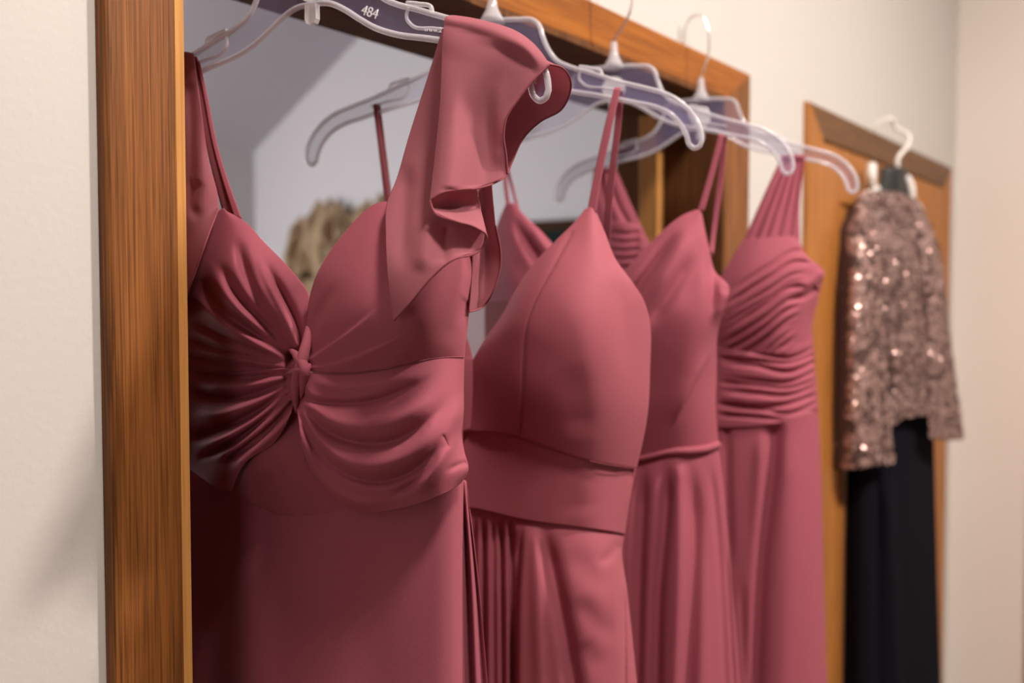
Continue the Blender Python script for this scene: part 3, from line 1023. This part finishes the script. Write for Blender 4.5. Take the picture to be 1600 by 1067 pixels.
sheet('midriff_band', g, [
    [(565, 688, 0), (566, 790, 0)],
    [(655, 684, .038), (652, 788, .034)],
    [(735, 664, .037), (733, 793, .037)],
    [(822, 682, .050), (820, 812, .044)],
    [(908, 708, .048), (903, 823, .042)],
    [(968, 721, .014), (952, 830, .025)],
    [(995, 725, -.006), (986, 768, .001), (976, 835, .001)],
], 60, 130, M['rose_satin'], d2, [([(915, 722), (900, 760), (905, 815)], 30, .002, 'v', (.3, .3))])
cord('underbust_seam', g, [(735, 671, .042), (800, 680, .053), (828, 692, .0555), (892, 712, .0535), (940, 724, .040), (994, 732, .002)], .0005, M['hem'], d2)
cord('waist_seam', g, [(733, 793, .037), (780, 801, .040), (820, 812, .0425), (903, 823, .0405), (952, 830, .023), (976, 835, .001)], .0005, M['hem'], d2)
gath = []
for k, (xa, xb, am) in enumerate([(743, 738, .010), (756, 757, .014), (771, 773, .011), (783, 786, .015), (798, 801, .012)]):
    gath.append(([(xa, 800), (xa + (xb - xa) * .4, 880), (xb, 1085)], 5, am, 'v', (.15, .02)))
gath += [
    ([(822, 816), (815, 880), (809, 1085)], 16, -.018, 's', (.2, .02)),
    ([(848, 815), (866, 900), (885, 990), (900, 1085)], 12, .013, 'v', (.25, .02)),
    ([(836, 822), (838, 900), (845, 1085)], 10, -.004, 'v', (.1, .02)),
    ([(890, 850), (925, 900), (960, 935)], 24, .003, 'v', (.4, .4)),
    ([(895, 930), (935, 975), (970, 1010)], 20, .003, 'v', (.3, .4)),
    ([(905, 1000), (930, 1030), (955, 1045)], 20, .002, 'v', (.3, .4)),
    ([(972, 846), (950, 870), (930, 885)], 9, .0025, 'v', (.2, .4)),
    ([(975, 920), (977, 1000), (977, 1085)], 3, .006, 'c', (.2, .02)),
]
sheet('skirt_front', g, [
    [(566, 788, 0), (560, 1080, 0), (520, 2000, 0)],
    [(652, 788, .034), (650, 1080, .04), (630, 2000, .08)],
    [(733, 786, .033), (735, 1080, .046), (730, 2000, .09)],
    [(820, 805, .039), (814, 900, .052), (812, 1080, .060), (810, 2000, .10)],
    [(903, 816, .037), (908, 900, .054), (910, 1080, .058), (920, 2000, .09)],
    [(951, 823, .021), (954, 900, .034), (962, 1080, .034), (985, 2000, .06)],
    [(976, 828, -.001), (972, 864, .002), (979, 920, 0), (996, 1080, -.004), (1060, 2000, 0)],
], 110, 170, M['rose_satin'], d2, gath, warp=.26)
sheet('back_panel', g, [
    [(565, 600, 0), (566, 790, 0), (560, 1080, 0), (520, 2000, 0)],
    [(700, 640, -.07), (690, 800, -.07), (690, 1080, -.08), (680, 2000, -.12)],
    [(880, 640, -.07), (880, 800, -.07), (890, 1080, -.08), (900, 2000, -.12)],
    [(1012, 590, 0), (990, 740, 0), (976, 835, 0), (994, 1080, -.004), (1058, 2000, 0)],
], 60, 50, M['rose_lining'], d2, warp=.33)
for side, pts in (('right', [[(960, 137, .003), (944, 200, .010), (932, 255, .014), (917, 333, .020)], [(970, 137, .003), (956, 200, .010), (944, 255, .014), (931, 333, .020)]]),
                  ('right', [[(965, 138, -.003), (960, 200, -.010), (953, 255, -.016), (944, 345, -.03), (940, 430, -.05)], [(974, 138, -.003), (970, 200, -.010), (963, 255, -.016), (955, 345, -.03), (951, 430, -.05)]]),
                  ('left', [[(583, 164, .003), (590, 220, .010), (602, 320, .018)], [(589, 162, .003), (597, 220, .010), (611, 320, .018)]]),
                  ('left', [[(587, 163, -.003), (594, 220, -.012), (606, 320, -.03), (615, 420, -.05)], [(594, 162, -.003), (601, 220, -.012), (613, 320, -.03), (622, 420, -.05)]])):
    sheet('shoulder_strap', g, pts, 40, 6, M['rose_satin'] if side == 'right' else M['hem'], d2, thick=.0018)
sheet('tulle_inset', g, [
    [(700, 472, .03), (712, 510, .034), (730, 570, .036)],
    [(742, 472, .034), (745, 510, .036), (737, 572, .038)],
    [(797, 470, .046), (772, 512, .044), (742, 572, .039)],
], 30, 30, M['tulle'], d2, thick=0)

# ================================================================== DRESS 3: wrap bodice on thin straps
g = HG[2]
d3 = empty('wrap_bodice_dress', tuple(g.uw(0, -1.35)))
tag(d3, 'dusty rose wrap bodice dress on thin straps with rolled waist seam, third from the left', 'dress',
    'rose bridesmaid dresses hanging in the opening')
sheet('right_wrap', g, [
    [(1085, 329, .020), (1074, 333, .024), (1015, 381, .040), (976, 423, .050), (940, 468, .052), (905, 515, .048), (880, 600, .044), (880, 712, .034)],
    [(1088, 328, .020), (1062, 385, .050), (1020, 470, .072), (985, 580, .064), (975, 716, .036)],
    [(1093, 328, .020), (1096, 400, .044), (1088, 490, .064), (1066, 600, .054), (1058, 703, .032)],
    [(1096, 331, .018), (1108, 390, .018), (1117, 424, .026), (1139, 449, .034), (1133, 477, .034), (1122, 513, .020), (1119, 580, .003), (1118, 640, .002), (1122, 694, 0)],
], 140, 120, M['rose_soft'], d3, [
    ([(1066, 356), (1034, 396), (992, 452), (955, 500)], 8, .0115, 'v', (.35, .25)),
    ([(1088, 345), (1050, 410), (1005, 480)], 12, -.0055, 'v', (.35, .4)),
    ([(1090, 390), (1050, 455), (1005, 520)], 10, .0065, 'v', (.3, .3)),
    ([(1100, 370), (1085, 430), (1060, 490)], 10, .002, 'v', (.2, .4)),
    ([(1108, 380), (1113, 430), (1112, 480), (1100, 520)], 9, .009, 'v', (.3, .5)),
    ([(1138, 452), (1128, 475), (1112, 510)], 9, -.005, 'v', (.2, .5)),
    ([(1116, 540), (1085, 600), (1050, 670)], 12, .009, 's', (.35, .35)),
    ([(1070, 480), (1040, 560), (1000, 640)], 24, .002, 'v', (.3, .3)),
])
sheet('left_wrap', g, [
    [(791, 318, .018), (777, 352, .012), (762, 420, 0), (758, 560, 0), (760, 712, 0)],
    [(799, 317, .020), (800, 400, .045), (812, 520, .060), (820, 714, .034)],
    [(806, 320, .020), (838, 385, .046), (858, 480, .056), (870, 714, .036)],
    [(812, 331, .020), (863, 381, .038), (890, 422, .046), (925, 500, .046), (930, 714, .034)],
], 90, 80, M['rose_soft'], d3, [
    ([(800, 335), (822, 378), (860, 430)], 8, .0085, 'v', (.4, .4)),
    ([(786, 350), (800, 400), (835, 450)], 13, .003, 'v', (.4, .4)),
    ([(828, 352), (850, 382), (870, 410)], 8, -.004, 'v', (.2, .3)),
])
q = np.array([(1122, 694, .002), (1110, 699, .012), (1080, 704, .028), (1044, 706, .034), (1010, 714, .037), (975, 720, .037), (920, 722, .036)], float)
tube('rolled_waist_seam', g.at(resample(q, 60, None, 2)), [.005, .0052, .004, .0032, .0028, .002], M['rose_soft'], d3, 12)
sheet('skirt_front', g, [
    [(760, 712, 0), (755, 1080, 0), (730, 1800, 0)],
    [(850, 716, .034), (850, 1080, .05), (845, 1800, .08)],
    [(975, 719, .034), (980, 1080, .055), (985, 1800, .09)],
    [(1058, 706, .030), (1066, 850, .045), (1078, 1080, .052), (1095, 1800, .08)],
    [(1105, 702, .014), (1112, 850, .020), (1126, 1080, .022), (1160, 1800, .04)],
    [(1123, 698, 0), (1134, 800, 0), (1144, 920, 0), (1157, 1080, 0), (1200, 1800, 0)],
], 100, 130, M['rose_soft'], d3, [
    ([(1044, 712), (1040, 800), (1030, 920), (1025, 1085)], 9, .015, 'v', (.2, .02)),
    ([(1076, 712), (1084, 800), (1082, 920), (1075, 1085)], 13, .013, 'v', (.25, .02)),
    ([(1008, 720), (1003, 800), (995, 1085)], 9, .013, 'v', (.2, .02)),
    ([(1062, 715), (1062, 820), (1055, 1085)], 10, -.005, 'v', (.08, .02)),
    ([(1110, 720), (1122, 850), (1134, 1085)], 6, .004, 'v', (.15, .02)),
    ([(1134, 850), (1140, 950), (1148, 1085)], 3, .004, 'c', (.2, .02)),
], warp=.33)
sheet('back_panel', g, [
    [(760, 520, 0), (758, 712, 0), (755, 1080, 0), (730, 1800, 0)],
    [(860, 560, -.07), (860, 720, -.07), (850, 1080, -.08), (845, 1800, -.1)],
    [(1030, 560, -.07), (1030, 720, -.07), (1060, 1080, -.08), (1080, 1800, -.1)],
    [(1119, 540, 0), (1122, 694, 0), (1144, 920, 0), (1157, 1080, 0), (1200, 1800, 0)],
], 50, 50, M['rose_lining'], d3, warp=.4)
for pts in ([[(1123, 210, .003), (1109, 265, .010), (1090, 330, .020)], [(1132, 210, .003), (1118, 265, .010), (1100, 330, .020)]],
            [[(1128, 211, -.003), (1121, 285, -.010), (1114, 340, -.004), (1107, 395, .012)], [(1136, 211, -.003), (1130, 285, -.010), (1122, 340, -.004), (1115, 400, .012)]],
            [[(784, 250, .003), (787, 290, .010), (791, 320, .018)], [(789, 250, .003), (793, 290, .010), (797, 320, .018)]],
            [[(786, 250, -.003), (797, 290, -.010), (808, 332, .010)], [(791, 250, -.003), (802, 290, -.010), (813, 334, .010)]]):
    sheet('shoulder_strap', g, pts, 30, 6, M['rose_soft'], d3, thick=.0018)

# ================================================================== DRESS 4: ruched bodice, wide pleated straps
g = HG[3]
d4 = empty('ruched_bodice_dress', tuple(g.uw(0, -1.35)))
tag(d4, 'dusty rose dress with wide pleated straps and ruched waistband, farthest of the rose dresses', 'dress',
    'rose bridesmaid dresses hanging in the opening')
sheet('right_strap', g, [
    [(1222, 243, .002), (1192, 308, .014), (1158, 385, .028)],
    [(1240, 241, .004), (1217, 305, .018), (1196, 392, .036)],
    [(1259, 243, .002), (1250, 310, .010), (1251, 404, .014)],
], 60, 60, M['rose_soft'], d4, [
    ([(1230, 246), (1205, 310), (1175, 385)], 4, .004, 'v', (.05, .1)),
    ([(1238, 246), (1217, 310), (1192, 385)], 3.5, .004, 'v', (.05, .1)),
    ([(1246, 246), (1230, 310), (1212, 385)], 3.5, .004, 'v', (.05, .1)),
    ([(1252, 246), (1242, 310), (1232, 380)], 3, .003, 'v', (.05, .1)),
])
sheet('left_strap', g, [
    [(928, 262, .002), (925, 300, .008), (922, 362, .014)],
    [(945, 262, .003), (955, 300, .014), (965, 362, .03)],
    [(962, 262, .002), (980, 305, .014), (1004, 358, .026)],
], 40, 40, M['rose_soft'], d4, [
    ([(950, 264), (962, 310), (985, 355)], 4, .004, 'v', (.05, .1)),
    ([(940, 264), (945, 310), (962, 355)], 4, .004, 'v', (.05, .1)),
])
pl4 = []
for k in range(11):
    y = 384 + k * 12.5 + rnd.uniform(-3, 3)
    x1 = 1274 - k * 2.5
    j = rnd.uniform(-5, 5)
    pl4.append(([(x1, y + 20 - k), (x1 - 28, y + 13 + 2 * k + j), (x1 - 68, y + 34 + 3.6 * k + j), (1128 - k * 2, y + 86 + 2 * k)],
                rnd.uniform(3.0, 5.2), rnd.uniform(.0045, .0085), 'v', (rnd.uniform(.08, .3), rnd.uniform(.2, .6))))
sheet('right_bodice', g, [
    [(1160, 376, .028), (1127, 431, .042), (1095, 480, .046), (1080, 545, .044)],
    [(1195, 372, .034), (1172, 440, .060), (1152, 500, .062), (1140, 548, .048)],
    [(1243, 372, .022), (1238, 425, .050), (1222, 500, .056), (1212, 552, .046)],
    [(1252, 402, .012), (1272, 410, .014), (1287, 424, .006), (1283, 445, .002), (1269, 508, 0), (1269, 545, 0)],
], 130, 130, M['rose_soft'], d4, pl4 + [
    ([(1287, 424), (1270, 440), (1240, 448)], 8, -.006, 'v', (.1, .4)),
    ([(1277, 448), (1258, 462), (1225, 470)], 6, .006, 'v', (.1, .4)),
])
plL = [([(1004, 362 + 13 * k), (975, 366 + 13 * k), (930, 352 + 16 * k)], 4, .005, 'v', (.15, .2)) for k in range(8)]
sheet('left_bodice', g, [
    [(930, 350, .012), (922, 420, 0), (920, 545, 0)],
    [(965, 346, .030), (970, 420, .045), (980, 548, .046)],
    [(1001, 352, .026), (1016, 381, .038), (1050, 430, .046), (1085, 545, .044)],
], 90, 80, M['rose_soft'], d4, plL)
ru = []
for k in range(9):
    y = 542 + 12 * k + rnd.uniform(-2, 2)
    ru.append(([(1282, y - 8 + k), (1235, y + 12 + 1.2 * k + rnd.uniform(-4, 4)), (1180, y + 8 + rnd.uniform(-6, 6) + 1.5 * k), (1120, y + rnd.uniform(-4, 6) + 1.5 * k)],
               rnd.uniform(3.2, 5), rnd.uniform(.0045, .008), 'v', (rnd.uniform(.05, .3), rnd.uniform(.05, .5))))
sheet('ruched_waistband', g, [
    [(920, 540, 0), (922, 660, 0)],
    [(1000, 538, .040), (1000, 664, .038)],
    [(1080, 534, .050), (1082, 668, .044)],
    [(1170, 549, .052), (1176, 666, .044)],
    [(1235, 540, .034), (1240, 655, .032)],
    [(1270, 530, .002), (1273, 580, .004), (1279, 640, .002)],
], 90, 130, M['rose_soft'], d4, ru)
sheet('skirt_front', g, [
    [(922, 650, 0), (918, 1080, 0), (900, 1650, 0)],
    [(1000, 658, .036), (1000, 1080, .05), (995, 1650, .08)],
    [(1082, 660, .040), (1085, 1080, .055), (1085, 1650, .09)],
    [(1176, 656, .040), (1180, 850, .048), (1184, 1080, .055), (1190, 1650, .09)],
    [(1240, 648, .030), (1245, 850, .036), (1250, 1080, .040), (1262, 1650, .06)],
    [(1278, 636, 0), (1284, 800, 0), (1288, 950, 0), (1292, 1080, 0), (1315, 1650, 0)],
], 90, 110, M['rose_soft'], d4, [
    ([(1136, 665), (1138, 760), (1142, 900)], 4, .006, 'v', (.04, .3)),
    ([(1212, 655), (1206, 740), (1192, 850), (1180, 1085)], 11, .014, 'v', (.04, .02)),
    ([(1190, 670), (1185, 800), (1170, 1085)], 9, -.004, 'v', (.1, .02)),
    ([(1235, 660), (1232, 850), (1225, 1085)], 22, -.005, 'v', (.2, .02)),
    ([(1160, 900), (1163, 1000), (1166, 1085)], 5, .003, 'v', (.3, .02)),
], warp=.40)
sheet('back_panel', g, [
    [(920, 540, 0), (922, 660, 0), (918, 1080, 0), (900, 1650, 0)],
    [(1000, 560, -.07), (1000, 700, -.07), (1000, 1080, -.08), (995, 1650, -.1)],
    [(1180, 560, -.07), (1185, 700, -.07), (1190, 1080, -.08), (1210, 1650, -.1)],
    [(1269, 520, 0), (1278, 640, 0), (1288, 950, 0), (1292, 1080, 0), (1315, 1650, 0)],
], 50, 40, M['rose_lining'], d4, warp=.48)

# ================================================================== SEQUINNED JACKET OVER A NAVY DRESS, ON THE FAR DOOR
g5 = Hang((2.52, -0.175, 1.93), -30)
hb = empty('white_hanger', tuple(g5.P))
tag(hb, 'white hanger with black centre hooked on the far door casing', 'hanger')
pts = [(1403, 262, 0), (1402, 250, 0), (1408, 240, 0), (1418, 228, 0), (1421, 214, 0)]
P3 = list(g5.at(pts))
tp = P3[-1]
P3 += [np.array([tp[0] - .005, tp[1] + .03, tp[2] + .025]), np.array([tp[0] - .02, -.05, tp[2] + .040]), np.array([tp[0] - .03, -.022, tp[2] + .028]), np.array([tp[0] - .032, -.012, DZ + .003])]
tube('hook', resample(np.array(P3), 60), .0045, M['white_plastic'], hb, 10)
sheet('centre_block', g5, [[(1377, 262, 0), (1373, 300, 0), (1372, 318, 0)], [(1398, 262, .014), (1398, 300, .014), (1398, 318, .014)],
                           [(1412, 263, 0), (1416, 300, 0), (1417, 318, 0)]], 12, 12, M['black_foam'], hb, thick=.012)['label'] = 'black centre of the hanger'
for pts, r in (([(1362, 256, .005), (1361, 275, .006), (1364, 292, .004)], [.010, .012, .007]), ([(1416, 276, .005), (1422, 290, .006), (1424, 312, .004)], [.008, .010, .008])):
    tube('shoulder_end', g5.at(resample(np.array(pts, float), 16, None, 2)), r, M['white_plastic'], hb, 12)
tube('shoulder_bar', g5.at(resample(np.array([(1342, 322, 0), (1360, 300, 0), (1395, 292, 0), (1425, 310, 0), (1444, 338, 0)], float), 30, None, 2)), .006, M['white_plastic'], hb, 10)

dn = empty('navy_dress', tuple(g5.uw(0, -1.5)))
tag(dn, 'long navy black dress hanging below the sequinned jacket', 'dress')
sheet('skirt_front', g5, [
    [(1326, 640, 0), (1322, 800, 0), (1318, 1080, 0), (1310, 1500, 0)],
    [(1360, 560, .040), (1358, 800, .050), (1356, 1080, .055), (1352, 1500, .06)],
    [(1410, 560, .040), (1412, 800, .050), (1412, 1080, .055), (1415, 1500, .06)],
    [(1458, 640, 0), (1462, 800, 0), (1470, 1080, 0), (1482, 1500, 0)],
], 60, 70, M['navy'], dn, [([(1388, 720), (1395, 900), (1402, 1085)], 9, -.010, 'v', (.2, .05)), ([(1370, 700), (1372, 900), (1374, 1085)], 7, .010, 'v', (.2, .05))])
sheet('skirt_back', g5, [
    [(1326, 640, 0), (1322, 800, 0), (1318, 1080, 0), (1310, 1500, 0)],
    [(1390, 600, -.01), (1390, 800, -.01), (1395, 1080, -.01), (1400, 1500, -.01)],
    [(1458, 640, 0), (1462, 800, 0), (1470, 1080, 0), (1482, 1500, 0)],
], 30, 30, M['navy'], dn)
sheet('bodice', g5, [
    [(1345, 330, 0), (1335, 480, 0), (1326, 650, 0)],
    [(1395, 330, .02), (1395, 480, .03), (1390, 650, .035)],
    [(1432, 330, 0), (1448, 480, 0), (1460, 650, 0)],
], 30, 30, M['navy'], dn)

jk = empty('sequin_jacket', tuple(g5.uw(0, -0.5)))
tag(jk, 'blush sequinned lace jacket hanging on the far door over the navy dress', 'jacket')
JB = [
    [(1336, 318, .004), (1322, 380, .006), (1318, 500, .006), (1330, 640, .010), (1345, 690, .010)],
    [(1352, 300, .010), (1352, 400, .055), (1356, 520, .065), (1366, 690, .066)],
    [(1392, 300, .020), (1398, 400, .062), (1402, 520, .072), (1408, 655, .074)],
    [(1425, 308, .012), (1440, 400, .050), (1445, 520, .060), (1455, 650, .062)],
    [(1434, 318, .004), (1458, 370, .010), (1466, 480, .010), (1474, 560, .010), (1480, 652, .010)],
]
JL = [
    [(1334, 318, .012), (1312, 360, .020), (1303, 450, .024), (1299, 600, .028), (1296, 733, .03)],
    [(1344, 305, .030), (1340, 400, .085), (1338, 520, .098), (1340, 640, .100), (1345, 730, .098)],
    [(1356, 312, .030), (1372, 400, .075), (1380, 520, .082), (1388, 640, .086), (1397, 722, .084)],
]
JR = [
    [(1428, 318, .020), (1440, 400, .055), (1450, 520, .062), (1452, 600, .066), (1452, 684, .066)],
    [(1436, 322, .026), (1462, 400, .055), (1474, 520, .064), (1478, 600, .070), (1482, 688, .070)],
    [(1441, 326, .008), (1466, 390, .012), (1478, 480, .014), (1490, 570, .016), (1506, 686, .02)],
]
JK = [
    [(1336, 318, .004), (1318, 500, -.01), (1322, 690, -.01)],
    [(1390, 300, -.03), (1390, 500, -.04), (1395, 660, -.04)],
    [(1434, 318, .004), (1466, 480, -.01), (1478, 660, -.01)],
]
pieces = [('body_front', JB, 60, 60, 4600, .22), ('left_sleeve', JL, 60, 50, 3400, 1.0), ('right_sleeve', JR, 50, 40, 2000, .4)]
sheet('body_back', g5, JK, 30, 30, M['lace'], jk)


def vnoise(p, s, seed):
    """Cheap value noise for where the lace motif leaves gaps."""
    r = np.random.RandomState(seed).rand(64, 64)
    x, y = p[:, 0] / s, p[:, 1] / s
    i, j = np.floor(x).astype(int), np.floor(y).astype(int)
    fx, fy = x - i, y - j
    fx, fy = fx * fx * (3 - 2 * fx), fy * fy * (3 - 2 * fy)
    a, b_ = r[i % 64, j % 64], r[(i + 1) % 64, j % 64]
    c, d = r[i % 64, (j + 1) % 64], r[(i + 1) % 64, (j + 1) % 64]
    return (a * (1 - fx) + b_ * fx) * (1 - fy) + (c * (1 - fx) + d * fx) * fy


for pn, cur, nu, nv, cnt, bright in pieces:
    st = [([(1385, 380), (1380, 520), (1392, 640)], 8, .012, 'v', (.2, .1))] if pn == 'body_front' else []
    par = sheet(pn, g5, cur, nu, nv, M['lace'], jk, st)
    me = par.data
    co = np.array([v.co[:] for v in me.vertices]) + np.array(jk.location)
    no = np.array([v.normal[:] for v in me.vertices])
    no *= np.sign(no @ g5.n)[:, None]
    k = nrs.randint(0, (nu - 1) * (nv - 1), cnt * 2)
    ii, jj = k // (nu - 1), k % (nu - 1)
    a = ii * nu + jj
    f1, f2 = nrs.rand(len(k), 1), nrs.rand(len(k), 1)
    Pq = co[a] * (1 - f1) * (1 - f2) + co[a + nu] * f1 * (1 - f2) + co[a + 1] * (1 - f1) * f2 + co[a + nu + 1] * f1 * f2
    Nq = no[a]
    uv = np.stack([(Pq - g5.P) @ g5.u + 3, (Pq - g5.P)[:, 2] + 3], 1)
    keep = (0.6 * vnoise(uv, .016, 3) + .4 * vnoise(uv, .008, 5)) > (.44 if bright > .9 else .36)
    Pq, Nq = Pq[keep], Nq[keep]
    for nm, sel, mt in (('sequins', slice(0, int(len(Pq) * bright * .75)), M['sequin']), ('matte_sequins', slice(int(len(Pq) * bright * .75), None), M['sequin_dull'])):
        PP, NN = Pq[sel], Nq[sel]
        if len(PP) == 0:
            continue
        NN = NN + nrs.normal(0, .30, NN.shape)
        NN /= np.linalg.norm(NN, axis=1, keepdims=True)
        T = np.cross(NN, nrs.normal(0, 1, NN.shape))
        T /= np.linalg.norm(T, axis=1, keepdims=True)
        B = np.cross(NN, T)
        rad = nrs.uniform(.0022, .0042, (len(PP), 1))
        ctr = PP + NN * .0022
        V = np.stack([ctr + rad * (T * math.cos(q_) + B * math.sin(q_)) for q_ in np.arange(7) * 2 * math.pi / 7], 1).reshape(-1, 3)
        Fc = np.arange(len(PP) * 7).reshape(-1, 7)
        so = mesh_obj(nm, V, Fc, mt, par, smooth=False)
        so['kind'] = 'stuff'
